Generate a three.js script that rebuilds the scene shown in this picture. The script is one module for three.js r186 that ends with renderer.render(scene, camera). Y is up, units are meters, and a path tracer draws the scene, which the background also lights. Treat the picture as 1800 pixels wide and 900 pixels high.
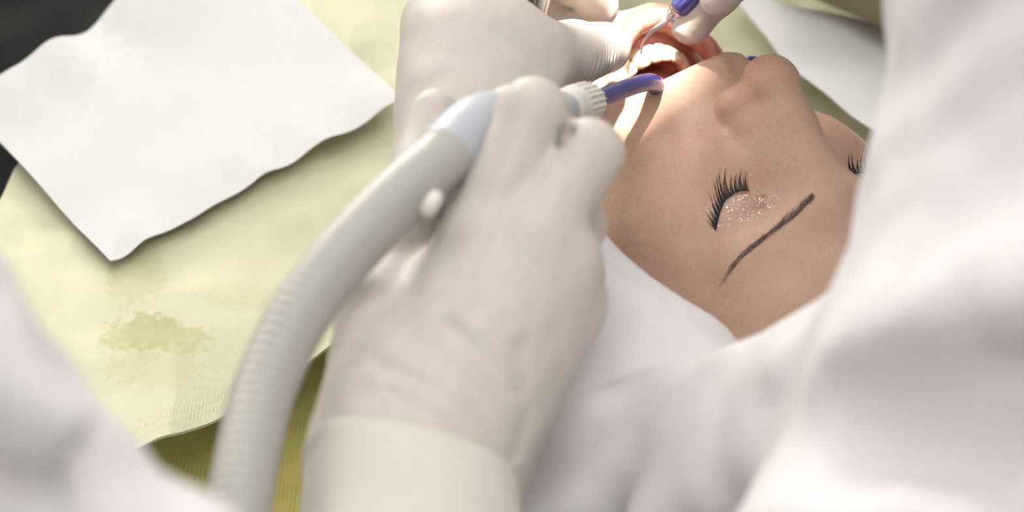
import * as THREE from 'three';
import { RectAreaLightUniformsLib } from 'three/addons/lights/RectAreaLightUniformsLib.js';
import { RoundedBoxGeometry } from 'three/addons/geometries/RoundedBoxGeometry.js';
import { mergeGeometries, toCreasedNormals } from 'three/addons/utils/BufferGeometryUtils.js';
import { createNoise3D, createNoise2D } from 'simplex-noise';

// ---------------------------------------------------------------- camera, light, exposure
const scene = new THREE.Scene();
const renderer = new THREE.WebGLRenderer();
renderer.toneMapping = THREE.LinearToneMapping;
renderer.toneMappingExposure = 1.5;
renderer.shadowMap.enabled = true;
RectAreaLightUniformsLib.init();

const HF = 18.7 * Math.PI / 180;                                   // horizontal angle of view
const camera = new THREE.PerspectiveCamera(2 * Math.atan(Math.tan(HF / 2) / 2) * 180 / Math.PI, 2, 0.05, 30);
const CAM = new THREE.Vector3(0, 1.55, 0);
camera.position.copy(CAM);
camera.lookAt(0, 1.55 - 0.6, -0.8);                                // looks 37 degrees down
camera.focus = 1.205;
camera.userData.fStop = 6.6;

const PANEL = 1.8, FRONT = 5.4, TOP = 2.2, WINDOW = 6.4, LAMP = 150;
function areaLight(w, h, x, y, z, tx, ty, tz, intensity, color) {
  const l = new THREE.RectAreaLight(color, intensity, w, h);
  l.position.set(x, y, z); l.lookAt(tx, ty, tz); l.castShadow = true; scene.add(l); return l;
}
areaLight(1.2, 0.6, -0.9, 2.672, -1.9, -0.9, 0, -1.9, PANEL, 0xfffcf8);
areaLight(1.2, 0.6, 0.9, 2.672, -1.9, 0.9, 0, -1.9, PANEL, 0xfffcf8);
areaLight(1.2, 0.6, 0, 2.672, 0.5, 0, 0, 0.5, FRONT, 0xfffcf8);
areaLight(1.2, 0.6, 0.15, 2.672, -0.8, 0.15, 0, -0.8, TOP, 0xfffcf8);
areaLight(1.45, 1.25, -1.0, 1.75, -3.36, -1.0, 1.75, 0, WINDOW, 0xfff8ee);

// ---------------------------------------------------------------- helpers
const rngOf = (s) => () => { s |= 0; s = s + 0x6D2B79F5 | 0; let t = Math.imul(s ^ s >>> 15, 1 | s); t = t + Math.imul(t ^ t >>> 7, 61 | t) ^ t; return ((t ^ t >>> 14) >>> 0) / 4294967296; };
const rand = rngOf(7);
const n3 = createNoise3D(rngOf(11)), n2 = createNoise2D(rngOf(12));
const V = (x, y, z) => new THREE.Vector3(x, y, z);
const FPX = 900 / Math.tan(HF / 2);
const camV = (x, y, z) => V(CAM.x + x, CAM.y + 0.8 * y + 0.6 * z, CAM.z - 0.6 * y + 0.8 * z);  // camera frame to the room
const P = (px, py, d) => camV((px - 900) / FPX * d, (450 - py) / FPX * d, -d);
function Q(px, py, h) { const x = (px - 900) / FPX, y = (450 - py) / FPX; return P(px, py, (CAM.y - h) / (0.6 - 0.8 * y)); }   // where a sight line meets height h
const names = {};
function numbered(n) { if (!(n in names)) { names[n] = 0; return n; } return `${n}_${String(++names[n]).padStart(3, '0')}`; }
function thing(name, label, category, base, group) {
  const o = new THREE.Group(); o.name = numbered(name); o.position.copy(base); o.userData = { label, category };
  if (group) o.userData.group = group;
  scene.add(o); return o;
}
function part(name, geo, mat, parent, label) {                     // geometry is given in room coordinates
  const root = []; for (let p = parent; p && p !== scene; p = p.parent) root.push(p.position);
  for (const q of root) geo.translate(-q.x, -q.y, -q.z);
  const m = new THREE.Mesh(geo, mat); m.name = name; m.castShadow = m.receiveShadow = true; parent.add(m);
  if (label) m.userData.label = label;
  return m;
}
function struct(name, geo, mat) { const m = new THREE.Mesh(geo, mat); m.name = name; m.castShadow = m.receiveShadow = true; m.userData.kind = 'structure'; scene.add(m); return m; }
const std = (o) => new THREE.MeshStandardMaterial(o), phy = (o) => new THREE.MeshPhysicalMaterial(o);
const lin = (r, g, b) => new THREE.Color().setRGB(r, g, b);
const clamp = (x, a = 0, b = 1) => Math.min(b, Math.max(a, x));
const sstep = (a, b, x) => { const t = clamp((x - a) / (b - a)); return t * t * (3 - 2 * t); };
const mixc = (a, b, t) => [a[0] + (b[0] - a[0]) * t, a[1] + (b[1] - a[1]) * t, a[2] + (b[2] - a[2]) * t];

function tex(w, h, fn, srgb, wrap = true) {
  const d = new Uint8Array(w * h * 4);
  for (let j = 0, k = 0; j < h; j++) for (let i = 0; i < w; i++, k += 4) {
    const c = fn(i / w, j / h);
    if (typeof c === 'number') { d[k] = d[k + 1] = d[k + 2] = clamp(c) * 255; } else { d[k] = clamp(c[0]) * 255; d[k + 1] = clamp(c[1]) * 255; d[k + 2] = clamp(c[2]) * 255; }
    d[k + 3] = 255;
  }
  const t = new THREE.DataTexture(d, w, h); t.magFilter = THREE.LinearFilter; t.minFilter = THREE.LinearMipmapLinearFilter; t.generateMipmaps = true;
  t.wrapS = t.wrapT = wrap ? THREE.RepeatWrapping : THREE.ClampToEdgeWrapping;
  if (srgb) t.colorSpace = THREE.SRGBColorSpace;
  t.needsUpdate = true; return t;
}
// noise that repeats over the unit square
function tileNoise(u, v, f, seed = 0) { const R = f / (2 * Math.PI), a = u * 2 * Math.PI, b = v * 2 * Math.PI; return 0.5 + 0.5 * n3(R * Math.cos(a) + seed, R * Math.sin(a) + R * Math.cos(b) * 1.3, R * Math.sin(b) * 1.3 + seed * 0.7); }

// ---- signed distance tools, in millimetres
const smin = (a, b, k) => { const h = Math.max(k - Math.abs(a - b), 0) / k; return Math.min(a, b) - h * h * k * 0.25; };
const smax = (a, b, k) => -smin(-a, -b, k);
function cone(a, b, r1, r2) {                                      // a tapered capsule
  const bx = b.x - a.x, by = b.y - a.y, bz = b.z - a.z, l2 = bx * bx + by * by + bz * bz, rr = r1 - r2, a2 = l2 - rr * rr, il2 = 1 / l2;
  return (x, y, z) => {
    const px = x - a.x, py = y - a.y, pz = z - a.z, q = px * bx + py * by + pz * bz, w = q - l2;
    const vx = px * l2 - bx * q, vy = py * l2 - by * q, vz = pz * l2 - bz * q, x2 = vx * vx + vy * vy + vz * vz, y2 = q * q * l2, z2 = w * w * l2;
    const k = Math.sign(rr) * rr * rr * x2;
    if (Math.sign(w) * a2 * z2 > k) return Math.sqrt(x2 + z2) * il2 - r2;
    if (Math.sign(q) * a2 * y2 < k) return Math.sqrt(x2 + y2) * il2 - r1;
    return (Math.sqrt(x2 * a2 * il2) + q * rr) * il2 - r1;
  };
}
function ell(cx, cy, cz, rx, ry, rz) {
  return (x, y, z) => {
    const a = (x - cx) / rx, b = (y - cy) / ry, c = (z - cz) / rz, k0 = Math.sqrt(a * a + b * b + c * c);
    const k1 = Math.sqrt((a / rx) ** 2 + (b / ry) ** 2 + (c / rz) ** 2);
    return k1 < 1e-9 ? -Math.min(rx, ry, rz) : k0 * (k0 - 1) / k1;
  };
}
function poly(pts, r) { const s = []; for (let i = 0; i + 1 < pts.length; i++) s.push(cone(pts[i], pts[i + 1], Array.isArray(r) ? r[i] : r, Array.isArray(r) ? r[i + 1] : r)); return (x, y, z) => { let d = 1e9; for (const f of s) { const e = f(x, y, z); if (e < d) d = e; } return d; }; }
// surface nets over a box; fn in mm; returns a geometry in mm with normals
function sdfMesh(fn, lo, hi, h) {
  const nx = Math.ceil((hi.x - lo.x) / h) + 1, ny = Math.ceil((hi.y - lo.y) / h) + 1, nz = Math.ceil((hi.z - lo.z) / h) + 1, N = nx * ny * nz;
  const f = new Float32Array(N), B = 4, half = B * h * 0.87 * 1.7;
  for (let k = 0; k < nz; k += B) for (let j = 0; j < ny; j += B) for (let i = 0; i < nx; i += B) {
    const ie = Math.min(i + B, nx), je = Math.min(j + B, ny), ke = Math.min(k + B, nz);
    const d = fn(lo.x + (i + 1.5) * h, lo.y + (j + 1.5) * h, lo.z + (k + 1.5) * h), skip = Math.abs(d) > half;
    for (let c = k; c < ke; c++) for (let b = j; b < je; b++) for (let a = i; a < ie; a++) f[a + nx * (b + ny * c)] = skip ? d : fn(lo.x + a * h, lo.y + b * h, lo.z + c * h);
  }
  const vid = new Int32Array(N).fill(-1), pos = [], idx = [], sx = 1, sy = nx, sz = nx * ny, off = [0, sx, sy, sx + sy, sz, sx + sz, sy + sz, sx + sy + sz];
  const ed = [[0, 1], [0, 2], [0, 4], [1, 3], [1, 5], [2, 3], [2, 6], [3, 7], [4, 5], [4, 6], [5, 7], [6, 7]];
  for (let k = 0; k < nz - 1; k++) for (let j = 0; j < ny - 1; j++) for (let i = 0; i < nx - 1; i++) {
    const o = i + nx * (j + ny * k); let m = 0; for (let c = 0; c < 8; c++) if (f[o + off[c]] < 0) m |= 1 << c;
    if (m === 0 || m === 255) continue;
    let X = 0, Y = 0, Z = 0, n = 0;
    for (const [a, b] of ed) { if ((m >> a & 1) === (m >> b & 1)) continue; const fa = f[o + off[a]], fb = f[o + off[b]], t = fa / (fa - fb);
      X += (a & 1) + ((b & 1) - (a & 1)) * t; Y += (a >> 1 & 1) + ((b >> 1 & 1) - (a >> 1 & 1)) * t; Z += (a >> 2) + ((b >> 2) - (a >> 2)) * t; n++; }
    vid[o] = pos.length / 3; pos.push(lo.x + (i + X / n) * h, lo.y + (j + Y / n) * h, lo.z + (k + Z / n) * h);
  }
  for (let k = 1; k < nz - 1; k++) for (let j = 1; j < ny - 1; j++) for (let i = 1; i < nx - 1; i++) {
    const o = i + nx * (j + ny * k), s = f[o] < 0;
    const quad = (s2, a, b, c, d) => { if (s === s2) return; if (s) idx.push(a, b, c, a, c, d); else idx.push(a, c, b, a, d, c); };
    quad(f[o + sx] < 0, vid[o - sy - sz], vid[o - sz], vid[o], vid[o - sy]);
    quad(f[o + sy] < 0, vid[o - sx - sz], vid[o - sx], vid[o], vid[o - sz]);
    quad(f[o + sz] < 0, vid[o - sx - sy], vid[o - sy], vid[o], vid[o - sx]);
  }
  const nor = new Float32Array(pos.length), e = h * 0.5;
  for (let q = 0; q < pos.length; q += 3) {
    let x = pos[q], y = pos[q + 1], z = pos[q + 2];
    let gx = fn(x + e, y, z) - fn(x - e, y, z), gy = fn(x, y + e, z) - fn(x, y - e, z), gz = fn(x, y, z + e) - fn(x, y, z - e); const l = Math.hypot(gx, gy, gz) || 1;
    const d = clamp(fn(x, y, z), -h * 0.6, h * 0.6), gl = clamp(l / (2 * e), 0.5, 2);          // settle on the surface
    gx /= l; gy /= l; gz /= l; pos[q] -= gx * d / gl; pos[q + 1] -= gy * d / gl; pos[q + 2] -= gz * d / gl;
    nor[q] = gx; nor[q + 1] = gy; nor[q + 2] = gz;
  }
  const g = new THREE.BufferGeometry();
  g.setAttribute('position', new THREE.Float32BufferAttribute(pos, 3)); g.setAttribute('normal', new THREE.BufferAttribute(nor, 3)); g.setIndex(idx);
  return g;
}
const MM = (v) => v.clone().multiplyScalar(1000);
const C = (px, py, d) => MM(P(px, py, d));                          // the same point in millimetres
function boxOf(pts, m) { const b = new THREE.Box3(); for (const p of pts) b.expandByPoint(p); return b.expandByScalar(m); }
function triUV(g, s) {                                             // uv in tiles of s metres, from the dominant direction
  const p = g.attributes.position, n = g.attributes.normal, uv = new Float32Array(p.count * 2);
  for (let i = 0; i < p.count; i++) { uv[2 * i] = (p.getX(i) * 0.8 + p.getZ(i) * 0.6) / s; uv[2 * i + 1] = (p.getY(i) * 0.7 + p.getZ(i) * 0.5 - p.getX(i) * 0.5) / s; }
  g.setAttribute('uv', new THREE.BufferAttribute(uv, 2)); return g;
}
const finish = (g, s = 0.1) => triUV(g.scale(0.001, 0.001, 0.001), s);
function sweep(pts, rad, seg, sides, rot = 0, closed = true) {       // a tube of varying radius
  const cv = new THREE.CatmullRomCurve3(pts, false, 'centripetal'), fr = cv.computeFrenetFrames(seg, false), pos = [], uv = [], idx = [];
  for (let i = 0; i <= seg; i++) { const t = i / seg, c = cv.getPointAt(t);
    for (let j = 0; j <= sides; j++) { const a = j / sides * 2 * Math.PI + rot, r = rad(t, a), ca = Math.cos(a) * r, sa = Math.sin(a) * r;
      pos.push(c.x + fr.normals[i].x * ca + fr.binormals[i].x * sa, c.y + fr.normals[i].y * ca + fr.binormals[i].y * sa, c.z + fr.normals[i].z * ca + fr.binormals[i].z * sa); uv.push(t, j / sides); } }
  const w = sides + 1;
  for (let i = 0; i < seg; i++) for (let j = 0; j < sides; j++) { const a = i * w + j; idx.push(a, a + 1, a + w, a + 1, a + w + 1, a + w); }
  if (closed) for (const [row, flip] of [[0, 1], [seg, 0]]) { const c = cv.getPointAt(row / seg), k = pos.length / 3; pos.push(c.x, c.y, c.z); uv.push(0, 0); for (let j = 0; j < sides; j++) { const a = row * w + j; flip ? idx.push(k, a + 1, a) : idx.push(k, a, a + 1); } }
  const g = new THREE.BufferGeometry(); g.setAttribute('position', new THREE.Float32BufferAttribute(pos, 3)); g.setAttribute('uv', new THREE.Float32BufferAttribute(uv, 2)); g.setIndex(idx); g.computeVertexNormals(); return g;
}

// ---------------------------------------------------------------- materials
const T_cloth = tex(512, 512, (u, v) => 0.35 * tileNoise(u, v, 40, 3) + 0.4 * tileNoise(u, v, 9, 5) + 0.25 * (0.5 + 0.5 * Math.sin(u * 512 * 0.785) * Math.sin(v * 512 * 0.785)));
const T_glove = tex(512, 512, (u, v) => 0.5 * tileNoise(u, v, 14, 31) + 0.3 * tileNoise(u, v, 45, 33) + 0.2 * tileNoise(u, v, 120, 37));
const T_gloveC = tex(256, 256, (u, v) => { const k = 0.965 + 0.035 * tileNoise(u, v, 7, 41); return [k, k, k * (0.985 + 0.015 * tileNoise(u, v, 5, 43))]; }, true);
const M = {
  wall: std({ color: lin(0.78, 0.78, 0.76), roughness: 0.9, bumpMap: T_cloth, bumpScale: 0.0006 }),
  ceiling: std({ color: lin(0.82, 0.82, 0.82), roughness: 0.95 }),
  floor: std({ color: lin(0.03, 0.032, 0.031), roughness: 0.6, bumpMap: T_cloth, bumpScale: 0.0005 }),
  white: std({ color: lin(0.78, 0.78, 0.77), roughness: 0.45 }),
  coat: phy({ color: lin(0.63, 0.605, 0.625), roughness: 0.85, bumpMap: T_cloth, bumpScale: 0.0005, sheen: 0.2, sheenRoughness: 0.8 }),
  cuff: std({ color: lin(0.60, 0.575, 0.50), roughness: 0.8, bumpMap: T_cloth, bumpScale: 0.0004 }),
  glove: phy({ color: lin(0.54, 0.49, 0.45), map: T_gloveC, roughness: 0.52, bumpMap: T_glove, bumpScale: 0.0001, sheen: 0.15, sheenRoughness: 0.6 }),
  hose: std({ color: lin(0.38, 0.37, 0.34), roughness: 0.4 }),
  grip: std({ color: lin(0.41, 0.44, 0.49), roughness: 0.45 }),
  cap: std({ color: lin(0.66, 0.65, 0.60), roughness: 0.5 }),
  blue: phy({ color: lin(0.032, 0.032, 0.18), roughness: 0.28, clearcoat: 0.4, clearcoatRoughness: 0.2 }),
  steel: std({ color: lin(0.62, 0.61, 0.60), metalness: 1, roughness: 0.28 }),
  chair: std({ color: lin(0.018, 0.02, 0.019), roughness: 0.55, bumpMap: T_cloth, bumpScale: 0.0004 }),
  tan: std({ color: lin(0.30, 0.26, 0.16), roughness: 0.65, bumpMap: T_cloth, bumpScale: 0.0005 }),
  shirt: phy({ specularIntensity: 0.25, color: lin(0.012, 0.0135, 0.013), roughness: 0.9, bumpMap: T_cloth, bumpScale: 0.0006 }),
  paper: std({ color: lin(0.60, 0.60, 0.605), roughness: 0.9 }),
  hair: std({ color: lin(0.012, 0.010, 0.009), roughness: 0.45 }),
  brow: std({ color: lin(0.075, 0.05, 0.042), roughness: 0.6 }),
  tooth: phy({ color: lin(0.82, 0.70, 0.47), roughness: 0.22, clearcoat: 0.3 }),
  glow: std({ color: 0xffffff, emissive: 0xffffff, emissiveIntensity: 0.8, roughness: 0.5 }),
};

// ---------------------------------------------------------------- room
{
  const box = (w, h, d, x, y, z) => new THREE.BoxGeometry(w, h, d).translate(x, y, z);
  struct('floor', box(5.4, 0.1, 5.4, 0, -0.05, -0.8), M.floor);
  struct('ceiling', box(5.4, 0.1, 5.4, 0, 2.75, -0.8), M.ceiling);
  struct('wall_left', box(0.1, 2.8, 5.2, -2.65, 1.35, -0.8), M.wall);
  struct('wall_front', box(5.4, 2.8, 0.1, 0, 1.35, 1.85), M.wall);
  struct('wall_right', box(0.1, 2.8, 5.2, 2.65, 1.35, -0.8), M.wall);
  struct('wall_back', mergeGeometries([box(5.4, 1.1, 0.1, 0, 0.5, -3.45), box(5.4, 0.35, 0.1, 0, 2.575, -3.45), box(0.95, 1.35, 0.1, -2.225, 1.725, -3.45), box(2.95, 1.35, 0.1, 1.225, 1.725, -3.45)]), M.wall);
  const w = struct('window_1', mergeGeometries([box(0.05, 1.35, 0.07, -1.725, 1.725, -3.43), box(0.05, 1.35, 0.07, -0.275, 1.725, -3.43), box(1.5, 0.05, 0.07, -1.0, 1.075, -3.43), box(1.5, 0.05, 0.07, -1.0, 2.375, -3.43), box(0.04, 1.3, 0.05, -1.0, 1.725, -3.43)]), M.white);
  const pane = new THREE.Mesh(box(1.4, 1.25, 0.01, -1.0, 1.725, -3.46), std({ color: 0xffffff, emissive: 0xfff8ee, emissiveIntensity: 2.5 })); pane.name = 'pane'; w.add(pane);
  for (const [x, z, where] of [[-0.9, -1.9, 'left of the window wall'], [0.9, -1.9, 'to the right, beyond the chair'], [0, 0.5, 'behind the camera'], [0.15, -0.8, 'straight above the patient']]) {
    const t = thing('ceiling_light', `flat white ceiling light panel ${where}`, 'light', V(x, 2.7, z), 'ceiling light panels');
    part('frame', box(1.26, 0.02, 0.66, x, 2.692, z), M.white, t); part('diffuser', box(1.2, 0.006, 0.6, x, 2.695 - 0.015, z), M.glow, t);
  }
}

// ---------------------------------------------------------------- the patient
// head frame in mm: x to her left, y to the crown, z out of the face, origin between the eyes
const HR = [[-0.824, 0.529, 0.203], [-0.131, -0.527, 0.839], [0.551, 0.665, 0.504]], HT = [120.4, 28.5, -1186.5];
const headPoint = (x, y, z) => camV(...[0, 1, 2].map((i) => (HR[i][0] * x + HR[i][1] * y + HR[i][2] * z + HT[i]) / 1000));
const headDir = (x, y, z) => headPoint(x, y, z).sub(headPoint(0, 0, 0)).normalize();
const h3 = (...a) => a.map(([x, y, z]) => V(x, y, z));
const lidLine = h3([18, -8.6, -11.5], [22, -11.6, -9.6], [28, -14.2, -9], [34, -13.6, -10.2], [40.5, -9.6, -14], [47.5, -2.2, -20.5]);
const lidCrease = h3([20, -5.2, -12], [25, -4, -10.3], [31, -3.2, -10.6], [37, -2.6, -13], [43, -3, -17.5]);
const upperLip = h3([0, -71.5, 12.5], [5, -70, 12.6], [12, -71.5, 8.6], [20, -75, 1.8], [27, -80.5, -5.5], [31, -86.5, -10]);
const lowerLip = h3([0, -122, 5], [10, -120.5, 4], [19, -115, 1], [26, -106, -3], [31, -95, -9], [31.5, -86.5, -10.5]);
const headSDF = (() => {
  const cran = ell(0, 25, -95, 75, 92, 91), face = ell(0, -42, -62, 60, 82, 58), zyg = ell(43, -30, -31, 20, 17, 19), apple = ell(31, -46, -20, 17, 17, 16);
  const chin = ell(0, -138, -28, 22, 15, 19), jaw = cone(V(48, -62, -72), V(14, -134, -32), 17, 15), neck = cone(V(0, -60, -105), V(0, -190, -112), 54, 56);
  const muzzle = ell(0, -65, -11, 29, 24, 21.5), mandible = ell(0, -127, -24, 36, 20, 27);
  const ridge = cone(V(7, 11, -8), V(40, 11, -22), 9.5, 7), orbit = ell(32, -11, 4.5, 19, 14.5, 17), ball = ell(31.5, -8.5, -22.2, 14, 12.2, 13.9);
  const low = cone(V(19, -26, -17), V(40, -24, -25), 8, 8);
  const brid = cone(V(0, 5, -3), V(0, -26, 10.5), 7.8, 7.4), brid2 = cone(V(0, -26, 9.5), V(0, -43, 17), 7.2, 9.8), tip = ell(0, -45.5, 17.8, 10.8, 10.4, 10.8), ala = ell(12.6, -46.3, 6, 7.4, 8.8, 10), colum = cone(V(0, -54, 8), V(0, -52, 18), 4.2, 4.2);
  const noseSide = cone(V(6, -8, -8), V(9, -37, 4), 6, 8), nostril = ell(5.4, -56, 12.5, 2.8, 3.6, 4.6);
  const lid = poly(lidLine, 0.05), crease = poly(lidCrease, 0.05), ul = poly(upperLip, [3.2, 3.3, 3.2, 3, 2.6, 2.2]), ll = poly(lowerLip, [5.2, 5.2, 4.8, 4.2, 3.4, 2.6]);
  const mouth = ell(0, -99.5, 2, 27, 23, 44), mouthFront = ell(0, -99, 18, 36, 21, 22), gum = poly(h3([0, -121, -9], [9, -120.5, -11], [17, -119, -17], [22, -117, -28], [25, -114, -40]), [5, 5, 5, 5.4, 6]), tongue = ell(0, -112, -40, 17, 11, 24), buccal = ell(29, -92, -31, 17, 26, 23);
  const phil = cone(V(0, -57, 14), V(0, -68, 15.5), 2, 2.4), temple = ell(82, 20, -45, 16, 26, 26);
  const f = (x, y, z) => {
    const ax = Math.abs(x), mx = x < 0 ? -x * 1.3 : x;           // the mouth is drawn to her left
    let d = smin(cran(ax, y, z), face(ax, y, z), 34);
    d = smin(d, jaw(ax, y, z), 26); d = smin(d, chin(ax, y, z), 18); d = smin(d, neck(ax, y, z), 30); d = smin(d, mandible(ax, y, z), 14);
    d = smin(d, zyg(ax, y, z), 20); d = smin(d, apple(ax, y, z), 18); d = smin(d, buccal(ax, y, z), 14); d = smin(d, muzzle(ax, y, z), 14);
    d = smin(d, ridge(ax, y, z), 14);
    d = smax(d, -temple(ax, y, z), 20);
    d = smax(d, -orbit(ax, y, z), 12);
    d = smin(d, low(ax, y, z), 10);
    d = smin(d, ball(mx, y, z), 3.5);
    d = smin(d, noseSide(ax, y, z), 12);
    let n = smin(smin(brid(ax, y, z), brid2(ax, y, z), 8), tip(ax, y, z), 6);
    n = smin(n, colum(ax, y, z), 4); n = smin(n, ala(ax, y, z), 5);
    d = smin(d, n, 9 - 7 * sstep(-32, -42, y));
    d = smax(d, -nostril(ax, y, z), 2.5);
    d = smax(d, -phil(ax, y, z), 3);
    d = smin(d, ul(mx, y, z), 9); 
    const lw = ll(mx, y, z); d = smin(d, lw, 6);
    d = smax(d, -Math.min(mouth(mx, y, z), mouthFront(mx, y, z) + 4), 3);
    d = smin(d, ul(mx, y, z), 2); d = smin(d, lw, 3);
    d = smin(d, gum(ax, y, z), 4); d = smin(d, tongue(ax, y, z), 4);
    if (y > -24 && y < 6 && ax > 12 && ax < 52 && z > -32) { const l = lid(ax, y, z), q = crease(ax, y, z); d += 0.9 * Math.exp(-l * l / 0.8) * sstep(17, 22, ax) * sstep(49, 43, ax) + 0.55 * Math.exp(-q * q / 0.7) * sstep(19, 25, ax) * sstep(44, 37, ax); }
    return d;
  };
  f.mouth = (x, y, z) => Math.min(mouth(x < 0 ? -x * 1.3 : x, y, z), mouthFront(x < 0 ? -x * 1.3 : x, y, z) + 4); f.gum = (x, y, z) => gum(Math.abs(x), y, z); f.tongue = (x, y, z) => tongue(Math.abs(x), y, z);
  f.ul = (x, y, z) => ul(x < 0 ? -x * 1.3 : x, y, z); f.ll = (x, y, z) => ll(x < 0 ? -x * 1.3 : x, y, z); f.lid = (x, y, z) => lid(Math.abs(x), y, z); f.ball = (x, y, z) => ball(Math.abs(x), y, z); f.crease = (x, y, z) => crease(Math.abs(x), y, z);
  return f;
})();
function surfZ(x, y) { let z = 40; for (let i = 0; i < 90; i++) { const d = headSDF(x, y, z); z -= d * 0.8; if (Math.abs(d) < 0.02) break; } return z; }
const browLine = (t) => [15.5 + 41 * t, 8.8 + 16 * t - 9.5 * t * t];
{
  const SKIN = [0.62, 0.40, 0.30];
  const g = sdfMesh(headSDF, V(-84, -190, -190), V(84, 122, 40), 0.95);
  const p = g.attributes.position, col = new Float32Array(p.count * 3), uv = new Float32Array(p.count * 2);
  for (let i = 0; i < p.count; i++) {
    const x = p.getX(i), y = p.getY(i), z = p.getZ(i), ax = Math.abs(x);
    let c = SKIN.slice();
    const blot = n3(x * 0.045, y * 0.045, z * 0.045), fine = n3(x * 0.35, y * 0.35, z * 0.35);
    c = c.map((q, k) => q * (1 + 0.05 * blot * [0.6, 1, 1.1][k] + 0.03 * fine));
    const nose = Math.exp(-((ax - 8) ** 2 / 140 + (y + 46) ** 2 / 120)), cheek = Math.exp(-((ax - 42) ** 2 / 380 + (y + 42) ** 2 / 420));
    c = mixc(c, [0.58, 0.27, 0.19], 0.45 * nose); c = mixc(c, [0.60, 0.30, 0.22], 0.35 * cheek);
    if (n3(x * 0.75 + 40, y * 0.75, 3) > 0.9 && ax < 40 && y < 8 && y > -60) c = mixc(c, [0.34, 0.17, 0.10], 0.3);                 // freckles
    const lips = Math.min(headSDF.ul(x, y, z) - 0.4 + 3 * sstep(0, 2.4, y + 72 + 0.017 * ax * ax), headSDF.ll(x, y, z) - 0.9); c = mixc(c, [0.58, 0.25, 0.21], sstep(1.6, 0.1, lips) * 0.85);
    const lidd = Math.hypot((ax - 31) / 16, (y + 6.5) / 9); if (y > -15) c = mixc(c, [0.62, 0.42, 0.36], sstep(1.15, 0.7, lidd) * 0.6);                                 // eye shadow
    const lash = headSDF.lid(x, y, z); c = mixc(c, [0.08, 0.05, 0.04], sstep(1.3, 0.3, lash) * (0.35 + 0.65 * sstep(20, 25, ax)) * sstep(47, 43, ax) * 0.85);
    let bd = 9; for (let t = 0; t <= 1; t += 0.05) { const [bx, by] = browLine(t); bd = Math.min(bd, Math.hypot(ax - bx, y - by) / ((3.6 - 1.9 * t) * (0.35 + 0.65 * sstep(0, 0.2, t))) + t * 1.0); }
    c = mixc(c, [0.20, 0.12, 0.085], sstep(1.3, 0.1, bd) * 0.42 * (0.8 + 0.4 * fine));                                                              // brow powder
    const inn = headSDF.mouth(x, y, z), g0 = headSDF.gum(x, y, z), t0 = headSDF.tongue(x, y, z);
    if (y < -72 && y > -128 && z > -60) {
      c = mixc(c, [0.34, 0.095, 0.075], sstep(2.2, 0.4, Math.abs(inn)) * sstep(10, 3, z - 6 + 0 * x));
      if (g0 < 1.2) c = mixc(c, [0.66, 0.30, 0.28], sstep(1.2, 0.3, g0)); if (t0 < 1.2) c = mixc(c, [0.60, 0.22, 0.19], sstep(1.2, 0.3, t0));
    }
    if (y < -150) c = SKIN;
    col.set(c, 3 * i); uv[2 * i] = Math.atan2(x, z + 85) * 82 / 45; uv[2 * i + 1] = y / 45;
  }
  g.setAttribute('color', new THREE.BufferAttribute(col, 3)); g.setAttribute('uv', new THREE.BufferAttribute(uv, 2));
  const n = g.attributes.normal;
  for (let i = 0; i < p.count; i++) { const w = headPoint(p.getX(i), p.getY(i), p.getZ(i)), d = headDir(n.getX(i), n.getY(i), n.getZ(i)); p.setXYZ(i, w.x, w.y, w.z); n.setXYZ(i, d.x, d.y, d.z); }
  const T_skin = tex(1024, 1024, (u, v) => { const a = tileNoise(u, v, 95, 51), b = tileNoise(u, v, 190, 53), c = tileNoise(u, v, 30, 55); return 0.45 * a + 0.3 * b + 0.25 * c; });
  const T_skinR = tex(512, 512, (u, v) => 0.75 + 0.25 * tileNoise(u, v, 60, 57) - 0.12 * tileNoise(u, v, 12, 58));
  const skin = phy({ vertexColors: true, roughness: 0.37, roughnessMap: T_skinR, bumpMap: T_skin, bumpScale: 0.00048, specularIntensity: 1 });
  var patient = thing('person', 'patient lying back with closed eyes and open mouth, in a dark top', 'person', headPoint(0, -60, -150));
  part('body', g, skin, patient, 'face of the patient with closed eyes, nose and open mouth');
  // hair pulled back
  const hairF = (x, y, z) => { const ax = Math.abs(x), y0 = (72 - 0.5 * Math.max(0, ax - 35)) * (1 - sstep(-75, -112, z)) - 50 * sstep(-75, -112, z); return Math.max(headSDF(x, y, z) - 3.5 - 0.8 * n3(x * 0.25, y * 0.04, z * 0.04), (y0 - y) * 0.7); };
  const hg = sdfMesh(hairF, V(-88, -70, -196), V(88, 128, 12), 2.2), hp = hg.attributes.position, hn = hg.attributes.normal;
  for (let i = 0; i < hp.count; i++) { const w = headPoint(hp.getX(i), hp.getY(i), hp.getZ(i)), d = headDir(hn.getX(i), hn.getY(i), hn.getZ(i)); hp.setXYZ(i, w.x, w.y, w.z); hn.setXYZ(i, d.x, d.y, d.z); }
  part('hair', triUV(hg, 0.05), std({ color: lin(0.07, 0.045, 0.03), roughness: 0.55 }), patient, 'brown hair pulled back');
  // dark top under the bib
  const A = V(-0.53, 0, -0.848), S = V(-0.848, 0, 0.53), O = headPoint(0, 0, 0);
  const body = (al, sd, y) => MM(V(O.x + A.x * al + S.x * sd, y, O.z + A.z * al + S.z * sd));
  const cs = [cone(body(0.3, -0.11, 0.69), body(0.95, -0.1, 0.69), 76, 80), cone(body(0.26, 0, 0.69), body(0.95, 0, 0.69), 72, 84), cone(body(0.3, 0.11, 0.69), body(0.95, 0.1, 0.69), 76, 80), cone(body(0.3, 0.17, 0.68), body(0.62, 0.22, 0.67), 55, 48), cone(body(0.3, -0.17, 0.68), body(0.62, -0.22, 0.67), 55, 48)];
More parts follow.
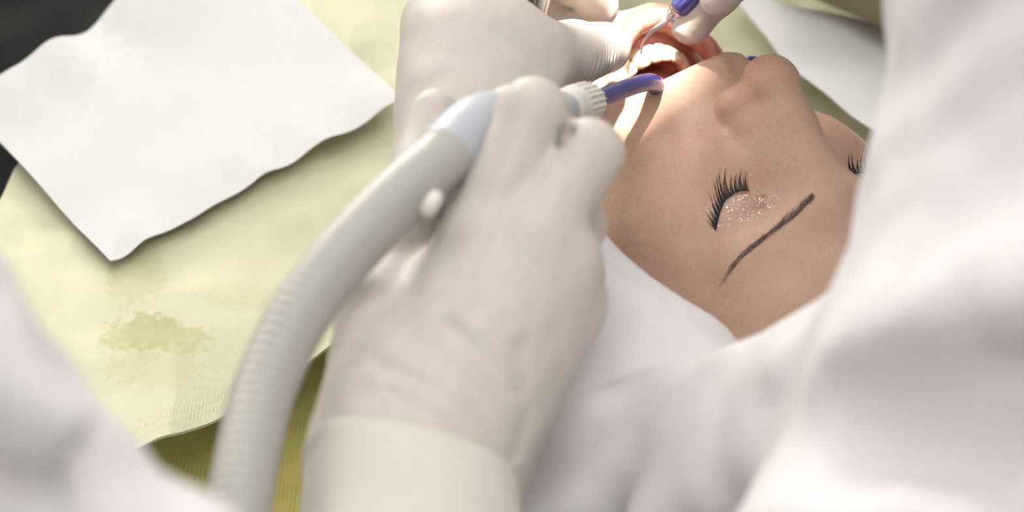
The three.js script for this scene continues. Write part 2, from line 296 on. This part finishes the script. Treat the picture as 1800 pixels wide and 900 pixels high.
  const tf = (x, y, z) => { let d = 1e9; for (const c of cs) d = smin(d, c(x, y, z), 50); return d + 2.5 * n3(x * 0.02, y * 0.02, z * 0.02); };
  const bb = boxOf([body(0.2, -0.3, 0.6), body(1.0, 0.3, 0.6), body(1.0, -0.3, 0.78), body(0.2, 0.3, 0.78)], 60);
  part('shirt', finish(sdfMesh(tf, bb.min, bb.max, 7)), M.shirt, patient, 'dark charcoal top');
  // lower teeth along the arch
  const arch = new THREE.CatmullRomCurve3(h3([-24.5, -110, -40], [-21.5, -111, -27], [-17, -111.5, -16], [-9, -112, -9], [0, -112, -7], [9, -112, -9], [17, -111.5, -16], [21.5, -111, -27], [24.5, -110, -40]));
  const wid = [9, 7.5, 7, 6.8, 5.8, 5.2, 5.2, 5.8, 6.8, 7, 7.5, 9], tot = wid.reduce((a, b) => a + b), L = arch.getLength(); let acc = 0;
  wid.forEach((w, i) => {
    const t = (acc + w / 2) / tot; acc += w; const c = arch.getPointAt(t), tg = arch.getTangentAt(t), up = V(0, 1, 0), out = V().crossVectors(tg, up).normalize(); if (out.dot(V(c.x, 0, c.z + 30)) < 0) out.negate();
    const mol = i < 2 || i > 9, dp = mol ? 8 : Math.abs(i - 5.5) < 2.2 ? 5.2 : 6.4, hh = Math.abs(i - 5.5) < 2.2 ? 11 : 9.5, ww = w / tot * L * 1.02;
    const bx = new THREE.SphereGeometry(1, 16, 14), q = bx.attributes.position;
    for (let k = 0; k < q.count; k++) { let X = q.getX(k), Y = q.getY(k), Z = q.getZ(k); const s = (e) => Math.sign(e) * Math.abs(e) ** 0.55; X = s(X) * ww / 2; const ty = s(Y); Z = s(Z) * dp / 2 * (mol ? 1 : 1 - 0.42 * Math.max(0, ty)); const cusp = mol && ty > 0.5 ? 0.6 * Math.cos(X * 2) * Math.cos(Z * 1.6) : 0; Y = ty * hh / 2 + cusp;
      const wv = headPoint(c.x + tg.x * X + out.x * Z, c.y + Y + tg.y * X - 1.5, c.z + tg.z * X + out.z * Z); q.setXYZ(k, wv.x, wv.y, wv.z); }
    bx.computeVertexNormals(); part('tooth', bx, M.tooth, patient);
  });
  // lashes
  const hairTube = (pts, r, sides = 5, seg = 6) => sweep(pts.map((v) => headPoint(v.x, v.y, v.z)), (t) => Math.max(0.00004, r * (1 - t * 0.9)), seg, sides, 0, false);
  for (const s of [1, -1]) {
    const cv = new THREE.CatmullRomCurve3(lidLine), geos = [];
    for (let i = 0; i < 66; i++) {
      const ti = 0.24 + 0.72 * (i + rand() * 0.6) / 66, t = ti, b = cv.getPointAt(t), cl = (Math.floor(i / 5) + 0.5) * 5, lean = (cl - i) * 0.62, clen = 0.75 + 0.45 * rngOf(Math.floor(i / 5) * 17 + 5)();
      const len = (4.2 + 4.4 * Math.sin(Math.PI * clamp((t - 0.08) / 0.98))) * clen * (0.72 + 0.3 * rand());
      const spread = (t - 0.45) * 9 + lean + (rand() - 0.5) * 0.8, z0 = surfZ(b.x, b.y) + 0.1;
      const p0 = V(b.x, b.y, Math.max(z0, b.z)), p1 = V(b.x + spread * 0.25, b.y - len * 0.42, p0.z + len * 0.34), p2 = V(b.x + spread * 0.6, b.y - len * 0.62, p0.z + len * 0.78), p3 = V(b.x + spread * 0.85, b.y - len * 0.60, p0.z + len * 1.06);
      geos.push(hairTube([p0, p1, p2, p3].map((v) => V(v.x * s, v.y, v.z)), 0.00021));
    }
    for (let i = 0; i < 22; i++) { const t = 0.45 + 0.53 * i / 22, b = cv.getPointAt(t), l = 2.6 + rand(), z0 = surfZ(b.x, b.y - 1.6) + 0.1; geos.push(hairTube([V(b.x * s, b.y - 1.4, z0), V((b.x + 0.4) * s, b.y - 1.6 - l * 0.5, z0 + l * 0.4), V((b.x + 0.9 + rand()) * s, b.y - 1.6 - l, z0 + l * 0.45)], 0.0001, 4, 3)); }
    part('eyelashes', mergeGeometries(geos), M.hair, patient, 'long black mascara lashes');
    const bh = [];
    for (let i = 0; i < 260; i++) {
      const t = 0.9 * rand() ** 1.35, [bx, by] = browLine(t), off = (rand() - 0.5) * (4.4 - 3 * t) * (0.45 + 0.55 * sstep(0, 0.14, t)), l = 3 + 1.8 * rand(), an = 1.0 - 1.1 * t - off * 0.12 + (rand() - 0.5) * 0.3, x0 = bx - 1, y0 = by + off, pts = [];
      for (let k = 0; k <= 3; k++) { const x = x0 + Math.cos(an - k * 0.08) * l * k / 3, y = y0 + Math.sin(an - k * 0.08) * l * k / 3; pts.push(V(x * s, y, surfZ(x, y) + 0.05 + 0.28 * Math.sin(k / 3 * 2.4))); }
      bh.push(hairTube(pts, 0.00007 * (1 - 0.4 * t), 4, 3));
    }
    part('eyebrow', mergeGeometries(bh), M.brow, patient, 'thin dark brown eyebrow');
    // shimmer flakes of the eye shadow
    const fl = [];
    for (let i = 0; i < 900; i++) {
      const a = rand() * Math.PI * 2, r = Math.sqrt(rand()), x = 31 + 14.5 * r * Math.cos(a), y = -6.2 + 7.5 * r * Math.sin(a) + (x - 31) * 0.12; if (y < -12.8 + Math.abs(x - 31) * 0.3) continue;
      const z = surfZ(x, y), q = 0.11 + 0.13 * rand(), e1 = V(1, (rand() - 0.5) * 1.2, (rand() - 0.5) * 1.3).normalize().multiplyScalar(q), e2 = V((rand() - 0.5), 1, (rand() - 0.5) * 1.3).normalize().multiplyScalar(q), c = V(x, y, z + 0.12);
      const tri = [c.clone().sub(e1), c.clone().sub(e2), c.clone().add(e1), c.clone().add(e2)].map((v) => headPoint(v.x * s, v.y, v.z));
      const gg = new THREE.BufferGeometry(); gg.setAttribute('position', new THREE.Float32BufferAttribute(tri.flatMap((v) => [v.x, v.y, v.z]), 3)); gg.setIndex([0, 1, 2, 0, 2, 3]); gg.computeVertexNormals(); fl.push(gg);
    }
    const m = part('eyeshadow_glitter', mergeGeometries(fl), std({ color: lin(0.9, 0.82, 0.74), metalness: 1, roughness: 0.25, side: THREE.DoubleSide }), patient, 'shimmering flakes of eye shadow'); m.userData.kind = 'stuff';
  }
}

// ---------------------------------------------------------------- chair, covers, bib, napkins
{
  const A = V(-0.53, 0, -0.848), S = V(-0.848, 0, 0.53), O = headPoint(0, 10, -100), at = (al, sd, y) => V(O.x + A.x * al + S.x * sd, y, O.z + A.z * al + S.z * sd), turn = Math.atan2(0.848, -0.53);
  const chair = thing('dental_chair', 'dark upholstered dental chair that carries the patient', 'chair', at(0.8, 0, 0));
  const pad = (name, al, sd, y, l, h, w, m = M.chair) => { const c = at(al, sd, y); return part(name, new RoundedBoxGeometry(l, h, w, 4, Math.min(h, w) * 0.4).rotateY(turn).translate(c.x, c.y, c.z), m, chair); };
  pad('backrest', 0.62, 0, 0.555, 0.9, 0.1, 0.6); pad('headrest', -0.02, 0, 0.625, 0.22, 0.09, 0.24); pad('seat', 1.3, 0, 0.53, 0.55, 0.12, 0.55);
  { const p0 = Q(1300, -34, .81), p1 = Q(1640, 111, .81), d = p1.clone().sub(p0), l = d.length(), n = V(d.z, 0, -d.x).normalize(), ce = p0.clone().lerp(p1, 0.5).addScaledVector(n, 0.05);
    part('armrest', new RoundedBoxGeometry(l, 0.05, 0.1, 5, 0.014).rotateY(Math.atan2(-d.z, d.x)).translate(ce.x, 0.835, ce.z), M.tan, chair, 'olive tan padded armrest'); }
  const c = at(0.9, 0, 0.25); part('column', new THREE.CylinderGeometry(0.12, 0.16, 0.46, 32).translate(c.x, 0.27, c.z), M.white, chair); part('base', new THREE.CylinderGeometry(0.32, 0.34, 0.05, 40).translate(c.x, 0.025, c.z), M.white, chair);
}
// a cloth or paper sheet between two lists of [px, py, height]; thin but closed
function sheet(top, bot, nu, nv, thick, dev) {
  const row = (l) => new THREE.CatmullRomCurve3(l.map((a) => Q(...a)), false, 'centripetal'), a = row(top), b = row(bot), pos = [], uv = [], idx = [], w = nv + 1, half = (nu + 1) * w;
  const ka = top.length - 1;
  for (const side of [0, 1]) for (let i = 0; i <= nu; i++) for (let j = 0; j <= nv; j++) {
    const u = i / nu, v = j / nv, p = a.getPoint(u).lerp(b.getPoint(u), v); p.y += dev(u, v, p) - side * thick; pos.push(p.x, p.y, p.z); uv.push(u, v);
  }
  for (let i = 0; i < nu; i++) for (let j = 0; j < nv; j++) { const q = i * w + j; idx.push(q, q + 1, q + w, q + 1, q + w + 1, q + w); const k = q + half; idx.push(k, k + w, k + 1, k + 1, k + w, k + w + 1); }
  const edge = (q, r) => idx.push(q, q + half, r, r, q + half, r + half);
  for (let i = 0; i < nu; i++) { edge(i * w + w, i * w); edge(i * w + nv, i * w + w + nv); } for (let j = 0; j < nv; j++) { edge(j, j + 1); edge(nu * w + j + 1, nu * w + j); }
  const g = new THREE.BufferGeometry(); g.setAttribute('position', new THREE.Float32BufferAttribute(pos, 3)); g.setAttribute('uv', new THREE.Float32BufferAttribute(uv, 2)); g.setIndex(idx);
  // outward faces: upper layer must face up
  g.computeVertexNormals(); if (g.attributes.normal.getY(w + 5) < 0) { for (let k = 0; k < idx.length; k += 3) [idx[k], idx[k + 1]] = [idx[k + 1], idx[k]]; g.setIndex(idx); g.computeVertexNormals(); }
  return toCreasedNormals(g, 0.9);
}
{
  const bibTop = [[25, 300, .792], [200, 120, .797], [420, -80, .802], [620, -120, .81], [850, -150, .83], [1000, -150, .84], [1150, -150, .83], [1300, -150, .80], [1600, -150, .795], [1900, -150, .795]];
  const bibBot = [[-160, 640, .79], [100, 850, .79], [290, 775, .79], [590, 600, .79], [800, 430, .80], [1000, 165, .835], [1120, 90, .80], [1300, 200, .785], [1600, 330, .775], [1900, 380, .775]];
  const YEL = [0.80, 0.79, 0.68], WET = [0.685, 0.665, 0.46], YELC = [0.78, 0.75, 0.44];
  const crv = (l) => new THREE.CatmullRomCurve3(l.map((a) => Q(...a)), false, 'centripetal'), ca = crv(bibTop), cb = crv(bibBot), memo = new Map();
  const onBib = (u, v) => { const k = Math.round(u * 4096); if (!memo.has(k)) memo.set(k, [ca.getPoint(clamp(u)), cb.getPoint(clamp(u))]); const [a, b] = memo.get(k); return [a.x + (b.x - a.x) * v, a.z + (b.z - a.z) * v]; };
  const spots = [[262, 600, .017, .012, 0.85, 1], [320, 612, .012, .009, 0.6, 2], [215, 612, .008, .008, 0.7, 5], [240, 505, .013, .020, 0.32, 3], [270, 660, .02, .012, 0.28, 4], [430, 540, .03, .008, 0.12, 6]].map(([x, y, ...e]) => [Q(x, y, .79), ...e]);
  const stain = (u, v) => {                                        // damp marks with an outline of their own
    const [x, z] = onBib(u, v); if (x > 0) return 0; let k = 0;
    for (const [c, rx, rz, s, sd] of spots) { const r = Math.hypot((x - c.x) / rx, (z - c.z) / rz) + 0.30 * n2(x * 160 + sd * 9, z * 160) + 0.16 * n2(x * 600, z * 600 + sd); k = Math.max(k, s * sstep(1.05, 0.68, r)); }
    return k; };
  const emb = (u, v) => { const on = 0.7 * sstep(0.94, 0.955, v) * sstep(0.995, 0.985, v); const q = Math.sin(u * 2600) * 0.5 + 0.5, r = Math.sin(v * 400) > 0 ? 1 : 0.3; return on * q * r; };
  const T_bib = tex(2048, 1024, (u, v) => { const k = stain(u, v), f = 0.985 + 0.02 * n2(u * 400, v * 180), e = emb(u, v); return mixc(YEL, WET, k * 0.85).map((q, i) => q * f * (1 - 0.05 * e * [0.6, 0.6, 1.4][i])); }, true, false);
  const T_bibB = tex(2048, 1024, (u, v) => 0.45 + 0.04 * n2(u * 90, v * 40) + 0.35 * emb(u, v) + 0.10 * n2(u * 700, v * 320) - 0.15 * stain(u, v), false, false);
  const bibMat = std({ map: T_bib, bumpMap: T_bibB, bumpScale: 0.0006, roughness: 0.75 });
  const g = sheet(bibTop, bibBot, 260, 90, 0.0012, (u, v, p) => 0.004 * n3(p.x * 9, 0.3, p.z * 9) + 0.0015 * n3(p.x * 30, 2.3, p.z * 30) + 0.002 * sstep(0.75, 1, v) * n2(u * 14, 4.1));
  const bib = thing('yellow_bib', 'pale yellow bib with damp spots spread over the chest of the patient', 'bib', Q(500, 300, .79)); part('cloth', g, bibMat, bib);
  const T_cov = tex(1024, 1024, (u, v) => { const k = 0.985 + 0.02 * n2(u * 60, v * 60), e = (Math.sin(u * 560 + v * 90) * 0.5 + 0.5) * sstep(0.42, 0.5, v) * sstep(-0.25, 0.1, n2(u * 7 + 3, v * 9)); return YELC.map((q, i) => q * k * (1 - 0.10 * e * [0.7, 0.7, 1.5][i])); }, true, false);
  const g2 = sheet([[60, 560, .752], [300, 560, .752], [520, 500, .752], [760, 420, .752]], [[120, 1000, .750], [330, 1010, .748], [560, 1000, .748], [760, 960, .748]], 80, 60, 0.0012, (u, v, p) => 0.003 * n3(p.x * 11, 7.3, p.z * 11) + 0.001 * n3(p.x * 40, 2.3, p.z * 40));
  const cov = thing('chair_cover', 'yellow crinkled paper cover below the lower edge of the bib', 'cover', Q(450, 800, .75)); part('sheet', g2, std({ map: T_cov, roughness: 0.8, bumpMap: T_cloth, bumpScale: 0.0004 }), cov);
  const napkin = (label, corners, dev, base) => { const [l, b, r, t] = corners, n = thing('paper_napkin', label, 'napkin', Q(...base)); const mid = (p, q, k) => p.map((e, i) => e + (q[i] - e) * k);
    part('paper', sheet([0, 0.33, 0.66, 1].map((k) => mid(l, t, k)), [0, 0.33, 0.66, 1].map((k) => mid(b, r, k)), 90, 60, 0.0006, dev), M.paper, n); return n; };
  napkin('large white paper napkin lying diagonally on the yellow bib', [[-55, 195, .80], [195, 475, .797], [712, 192, .805], [400, -113, .815]], (u, v, p) => 0.0035 + 0.0009 * n3(p.x * 14, 9.3, p.z * 14) + sstep(0.7, 1, v) * (0.001 + 0.004 * (n2(u * 5.2, 8.1) * 0.6 + 0.3)) + sstep(0.35, 0, v) * 0.006 * n2(u * 3.1 + 7, 2.2), [350, 250, .8]);
  napkin('small white paper napkin beyond the nose of the patient', [[1285, -5, .803], [1375, 120, .80], [1660, 340, .80], [1580, 66, .803]], (u, v, p) => 0.004 + 0.002 * n3(p.x * 20, 9.3, p.z * 20), [1440, 120, .8]);
}

// ---------------------------------------------------------------- hands
function fingers(list) { return list.flatMap((f) => { const o = []; for (let i = 0; i + 1 < f.length; i++) o.push(cone(C(...f[i].slice(0, 3)), C(...f[i + 1].slice(0, 3)), f[i][3], f[i + 1][3])); return [o]; }); }
function handSDF(palm, fings, kp, kf, folds, extra) {                 // palm: cones joined softly; each finger its own chain
  const F = fingers(fings), G = fingers(palm).flat(), W = (folds || []).map(([pts, r]) => poly(pts.map((q) => C(...q)), r));
  return (x, y, z) => {
    let d = 1e9; for (const c of G) d = smin(d, c(x, y, z), kp);
    for (const ch of F) { let e = 1e9; for (const c of ch) e = smin(e, c(x, y, z), 4); d = smin(d, e, kf); }
    if (extra) d += extra(x, y, z);
    d += 0.35 * n3(x * 0.05, y * 0.05, z * 0.05);
    for (const w of W) d = smax(d, -w(x, y, z), 5);
    return d;
  };
}
function handMesh(palm, fings, kp, kf, folds, h, extra) {
  const b = boxOf([...palm.flat(), ...fings.flat()].map((q) => C(q[0], q[1], q[2])), 30);
  return finish(sdfMesh(handSDF(palm, fings, kp, kf, folds, extra), b.min, b.max, h), 0.05);
}
// assistant: right hand round the suction handpiece
var assistant = thing('person', 'assistant in a white coat whose gloved hand holds the suction hose', 'person', P(500, 1400, 0.9));
{
  const palm = [[[690, 830, 1.0, 25], [850, 430, 1.025, 15]], [[740, 830, 1.0, 26], [935, 430, 1.02, 15]], [[768, 835, 1.0, 24], [978, 470, 1.025, 14.5]], [[775, 835, 1.005, 22], [990, 545, 1.035, 13.5]], [[680, 800, 1.0, 24], [680, 560, 1.03, 17]], [[735, 1010, .985, 27], [735, 830, 1.0, 27]], [[760, 600, 1.035, 17], [850, 440, 1.04, 13]]];
  const fings = [[[680, 560, 1.03, 16], [712, 400, 1.06, 11.5], [742, 300, 1.075, 10.5], [764, 200, 1.085, 8.6]],
    [[850, 420, 1.022, 13.5], [936, 200, 1.032, 11.2], [900, 205, 1.075, 10], [845, 240, 1.095, 8.5]],
    [[935, 420, 1.02, 13.5], [1037, 270, 1.03, 10.8], [985, 258, 1.072, 10], [930, 280, 1.095, 8.5]],
    [[978, 465, 1.025, 13.5], [1005, 392, 1.06, 11], [955, 365, 1.09, 10], [905, 360, 1.1, 8.5]],
    [[992, 535, 1.035, 13], [1010, 480, 1.07, 10], [965, 455, 1.095, 9], [915, 440, 1.1, 8]]];
  const folds = [1.012, 1.026, 1.04, 1.054, 1.068, 1.082].map((d) => [[[1001, 240, d], [987, 284, d]], 2.2]);
  const back = V(0, 0.6, 0.8), flat = (v) => v.clone().addScaledVector(back, -v.dot(back)), lines = [[[665, 640], [770, 688], [850, 760], [892, 835]], [[790, 575], [850, 625], [900, 690]], [[690, 690], [790, 742], [840, 790]], [[912, 610], [926, 740], [905, 800]]].map((l) => poly(l.map(([x, y]) => flat(C(x, y, 0.985))), 0.01));
  const crease = (x, y, z) => { const k = y * 0.6 + z * 0.8, X = x, Y = y - k * 0.6, Z = z - k * 0.8; let e = 0; for (const l of lines) { const q = l(X, Y, Z); if (q < 12) e += 0.85 * Math.exp(-q * q / 6) - 0.2 * Math.exp(-((q - 5) ** 2) / 8); } return e; };
  part('glove', handMesh(palm, fings, 13, 4.5, folds, 1.4, crease), M.glove, assistant, 'off-white latex glove gripping the hose');
  const cs = [cone(C(745, 1250, .95), C(735, 800, 1.0), 36, 29.5), cone(C(700, 1250, .95), C(700, 800, 1.0), 30, 26)], cut = C(740, 775, .985), dir = MM(P(795, 775, .985).sub(P(740, 1003, .97))).normalize();
  const cf = (x, y, z) => smax(smin(cs[0](x, y, z), cs[1](x, y, z), 20) + 0.7 * n3(x * 0.03, y * 0.03, z * 0.03), ((x - cut.x) * dir.x + (y - cut.y) * dir.y + (z - cut.z) * dir.z), 3);
  const b = boxOf([C(745, 1250, .95), C(738, 740, 1.0)], 50); part('cuff', finish(sdfMesh(cf, b.min, b.max, 2), 0.05), M.cuff, assistant, 'cream cuff at the wrist');
  const sl = [cone(C(740, 1180, .955), C(500, 2000, .88), 42, 52), cone(C(500, 2000, .88), C(-100, 1900, .78), 52, 80), cone(C(-520, 640, .76), C(130, 1390, .76), 70, 72), cone(C(130, 1390, .76), C(-100, 1900, .78), 72, 85)];
  const fold = cone(C(-160, 590, .70), C(120, 740, .70), 16, 10);
  const ax = C(130, 1390, .76).sub(C(-520, 640, .76)).normalize(), o = C(-200, 900, .72), nn = C(300, 700, .76).sub(C(-150, 1000, .76)).normalize();
  const af = (x, y, z) => { let d = 1e9; for (const c of sl) d = smin(d, c(x, y, z), 25); const s = (x - o.x) * ax.x + (y - o.y) * ax.y + (z - o.z) * ax.z, t = (x - o.x) * nn.x + (y - o.y) * nn.y + (z - o.z) * nn.z; d = smin(d, fold(x, y, z), 30); return d + 6 * n3(s * 0.006 + t * 0.004, t * 0.022, 4) + 2 * n3(x * 0.03, y * 0.03, z * 0.03); };
  const bb = boxOf([C(740, 1180, .955), C(500, 2000, .88), C(-100, 1900, .78), C(-520, 640, .76)], 110); part('coat', finish(sdfMesh(af, bb.min, bb.max, 5), 0.12), M.coat, assistant, 'white coat sleeve');
}
// dentist: coat wrapped round the head, two gloved hands
var dentist = thing('person', 'dentist in a white coat leaning over the patient with two gloved hands at the mouth', 'person', P(1900, 1200, 1.0));
{
  const seg = [cone(C(1250, 960, 1.08), C(880, 1080, 1.10), 40, 44), cone(C(2180, -150, .95), C(2165, 310, .94), 96, 97), cone(C(2165, 310, .94), C(1840, 1150, .90), 97, 96), cone(C(1290, 855, 1.05), C(1620, 790, .99), 44, 50), cone(C(1275, 925, 1.08), C(1005, 705, 1.115), 54, 49), cone(C(1005, 705, 1.115), C(850, 420, 1.145), 49, 34), cone(C(1620, 790, .99), C(1950, 640, .96), 50, 62), cone(C(2080, -150, .97), C(1650, -330, 1.12), 60, 40)];
  const ridges = [cone(C(925, 815, 1.058), C(1195, 690, 1.04), 15, 10), cone(C(960, 910, 1.05), C(1180, 775, 1.035), 13, 8), cone(C(1160, 930, 1.02), C(1440, 600, .995), 11, 8)];
  const bigFold = cone(C(1600, 625, .882), C(1870, 555, .85), 14, 22), valley = cone(C(1560, 760, .862), C(1850, 740, .835), 14, 20);
  const o = C(1600, 500, .88), ux = C(1800, 400, .88).sub(C(1600, 500, .88)).normalize(), uy = C(1700, 700, .88).sub(C(1600, 500, .88)).normalize();
  const df = (x, y, z) => { let d = Math.min(1e9, smin(seg[1](x, y, z), seg[2](x, y, z), 40)); d = smin(d, seg[6](x, y, z), 30); d = smin(d, seg[7](x, y, z), 30);
    const arm = smin(seg[3](x, y, z), seg[6](x, y, z), 20), fore = smin(smin(seg[4](x, y, z), seg[5](x, y, z), 20), seg[0](x, y, z), 16); d = smin(d, arm, 8); d = smin(d, fore, 5);
    for (const r of ridges) d = smin(d, r(x, y, z), 8);
    d = smin(d, bigFold(x, y, z), 30); d = smax(d, -valley(x, y, z), 30);
    const s = (x - o.x) * ux.x + (y - o.y) * ux.y + (z - o.z) * ux.z, t = (x - o.x) * uy.x + (y - o.y) * uy.y + (z - o.z) * uy.z;
    return d + 9 * n3(s * 0.0055, t * 0.016, 8.5) * sstep(20, 60, s) + 3 * n3(s * 0.007, t * 0.02, 3.5) + 1.5 * n3(x * 0.03, y * 0.03, z * 0.03); };
  const b = boxOf([C(2090, -150, .95), C(1780, 1150, .90), C(850, 400, 1.135), C(1650, -330, 1.12), C(1270, 890, 1.07)], 110);
  part('coat', finish(sdfMesh(df, b.min, b.max, 4), 0.12), M.coat, dentist, 'white coat');
  // left hand, thumb drawing the lower lip
  const palmL = [[[800, 350, 1.135, 23], [790, 60, 1.17, 15]], [[815, 340, 1.135, 22], [840, 90, 1.165, 18]], [[840, 320, 1.14, 22], [930, 112, 1.17, 15.5]], [[775, 200, 1.16, 13], [772, 40, 1.18, 12]], [[840, 190, 1.16, 20], [880, 60, 1.175, 14]]];
  const fingL = [[[925, 110, 1.17, 15], [1005, 93, 1.19, 12], [1064, 84, 1.212, 10]], [[780, 40, 1.18, 13], [905, -75, 1.195, 11.5], [995, -45, 1.215, 10.2], [1045, 10, 1.235, 9.6]], [[775, 60, 1.195, 13], [900, -40, 1.22, 11], [965, 15, 1.235, 10], [1000, 60, 1.245, 9]], [[775, 110, 1.205, 12], [880, 20, 1.235, 10.5], [955, 50, 1.25, 9.5]]];
  const a0 = C(1000, 110, 1.18), a1 = C(1100, 105, 1.2), al = a1.clone().sub(a0).normalize(), ce = C(1055, 122, 1.193);
  const wr = (x, y, z) => { const s = (x - a0.x) * al.x + (y - a0.y) * al.y + (z - a0.z) * al.z, r = Math.hypot(x - ce.x, y - ce.y, z - ce.z); return 0.62 * Math.sin(s * 2.1 + 1.5 * n3(x * 0.1, y * 0.1, z * 0.1)) * sstep(15, 6, r); };
  part('glove', handMesh(palmL, fingL, 14, 7, [[[[1005, 4, 1.222], [985, 22, 1.222]], 0.9]], 0.95, wr), M.glove, dentist, 'off-white latex glove with the thumb drawing down the lip');
  // right hand, fingertips on the scaler
  const palmR = [[[1420, -150, 1.19, 16], [1560, -220, 1.17, 24]], [[1400, -190, 1.2, 16], [1560, -240, 1.17, 24]]];
  const fingR = [[[1213, 46, 1.232, 7.4], [1262, -12, 1.222, 8.4], [1330, -80, 1.21, 9.5], [1420, -150, 1.19, 12]], [[1262, -6, 1.205, 7.4], [1310, -50, 1.195, 8.4], [1370, -120, 1.19, 9.5], [1420, -170, 1.19, 12]], [[1225, 10, 1.25, 7], [1290, -40, 1.24, 8], [1400, -130, 1.21, 12]]];
  part('glove', handMesh(palmR, fingR, 12, 3, [], 1.3), M.glove, dentist, 'gloved fingertips closed on the blue scaler');
}

// ---------------------------------------------------------------- instruments
{
  const s = thing('suction_handpiece', 'ribbed grey suction hose with grey handle and blue bent tip in the mouth', 'suction hose', P(430, 1000, .95));
  const hp = [[402, 1020, .945], [424, 860, .962], [466, 680, .985], [538, 535, 1.0], [640, 410, 1.012], [735, 318, 1.022], [792, 270, 1.03]].map((a) => P(...a));
  part('hose', sweep(hp, (t) => 0.0102 + 0.0002 * Math.sin(t * 2 * Math.PI * 46) * sstep(0.75, 0.35, t) + 0.0006 * sstep(0.95, 1, t), 420, 36), M.hose, s, 'ribbed light grey hose');
  const hd = [[780, 280, 1.028], [840, 222, 1.045], [920, 203, 1.085], [985, 195, 1.125]].map((a) => P(...a));
  part('handle', sweep(hd, (t) => 0.0108 - 0.0036 * sstep(0.1, 0.75, t), 80, 36), M.grip, s, 'smooth blue-grey handle');
  const a = P(982, 194, 1.126), b = P(1034, 179, 1.16), dir = b.clone().sub(a).normalize(), L = a.distanceTo(b);
  part('cap', sweep([a, a.clone().lerp(b, 0.33), a.clone().lerp(b, 0.66), b], (t, an) => { const r = 0.0077 * (t < 0.2 ? 0.9 : t < 0.45 ? 0.96 : 1) * (t > 0.94 ? 0.93 : 1); return r * (1 + (t > 0.45 ? 0.035 * Math.sign(Math.sin(an * 22)) : 0)); }, 40, 176), M.cap, s, 'ribbed white plastic cap');
  const bt = [[1026, 181, 1.158], [1062, 170, 1.175], [1110, 152, 1.196], [1135, 145, 1.206], [1149, 146, 1.215], [1153, 156, 1.226], [1146, 168, 1.238]].map((q) => P(...q));
  part('ejector_tip', sweep(bt, (t) => 0.0037 - 0.0004 * t, 90, 24), M.blue, s, 'glossy dark blue bent tip');
  const lv = [[748, 378, 1.008], [758, 360, 1.006], [772, 338, 1.008]].map((q) => P(...q)); part('lever', sweep(lv, (t) => 0.0026 * Math.sqrt(Math.max(0.05, 1 - (2 * t - 1) ** 4)), 24, 20), M.cap, s, 'small white valve lever');
  const k = thing('dental_scaler', 'thin curved steel scaler with a dark blue handle', 'scaler', P(1200, 10, 1.225));
  part('handle', sweep([[1196, 14, 1.226], [1240, -29, 1.215], [1300, -88, 1.2], [1370, -155, 1.185]].map((q) => P(...q)), (t) => 0.0047 * (t < 0.02 ? 0.9 : 1), 40, 28), M.blue, k, 'dark blue handle');
  part('tip', sweep([[1199, 11, 1.2255], [1188, 22, 1.229], [1176, 34, 1.231], [1166, 42, 1.232], [1148, 54, 1.234], [1136, 66, 1.236], [1129, 80, 1.239], [1127, 94, 1.242]].map((q) => P(...q)), (t) => t < 0.1 ? 0.0042 : t < 0.24 ? 0.0031 : t < 0.3 ? 0.0022 : 0.00125 - 0.0009 * sstep(0.3, 0.95, t), 90, 18), M.steel, k, 'polished steel shank and hooked point');
  const m = thing('dental_mirror', 'flat polished steel mirror handle held between thumb and finger', 'dental mirror', P(945, 30, 1.2));
  const mh = [[985, -140, 1.185], [960, -40, 1.195], [942, 30, 1.203], [925, 110, 1.215]].map((q) => P(...q));
  part('handle', sweep(mh, (t, an) => 0.0040 * (1 - 0.12 * (Math.abs(Math.sin(an * 3)) > 0.93 ? 1 : 0)), 30, 72), M.steel, m);
  const e = thing('saliva_ejector', 'small dark blue tip showing between upper lip and nose', 'saliva ejector', headPoint(-30, -84, 4));
  part('tube', sweep([[-13, -92, -6], [-14.5, -83, 2.5], [-16, -77.5, 7.5], [-20, -73.5, 8], [-30, -71, -3]].map((q) => headPoint(...q)), () => 0.0023, 50, 20), M.blue, e);
}
// operating lamp above the mouth
{
  const at = P(1062, 20, 1.235), from = at.clone().add(V(0.05, 1.0, 0.08)), L = thing('operating_lamp', 'white operating lamp aimed at the mouth from above', 'lamp', from), q = new THREE.Quaternion().setFromUnitVectors(V(0, -1, 0), at.clone().sub(from).normalize());
  const put = (g) => g.applyQuaternion(q).translate(from.x, from.y, from.z);
  part('housing', put(new THREE.CylinderGeometry(0.06, 0.11, 0.08, 40).translate(0, 0.06, 0)), M.white, L); part('lens', put(new THREE.CylinderGeometry(0.035, 0.035, 0.006, 32).translate(0, 0.016, 0)), M.glow, L);
  part('arm', sweep([from.clone().add(V(0, 0.09, 0)), from.clone().add(V(-0.05, 0.35, -0.2)), from.clone().add(V(-0.2, 0.5, -0.55)), V(from.x - 0.3, 2.69, from.z - 0.8)], () => 0.02, 40, 16), M.white, L);
  const sp = new THREE.SpotLight(0xfff6e8, LAMP, 3, 0.0196, 0.7, 2); sp.position.copy(from); sp.target.position.copy(at); sp.castShadow = true; sp.shadow.radius = 2; scene.add(sp, sp.target);
}
renderer.render(scene, camera);
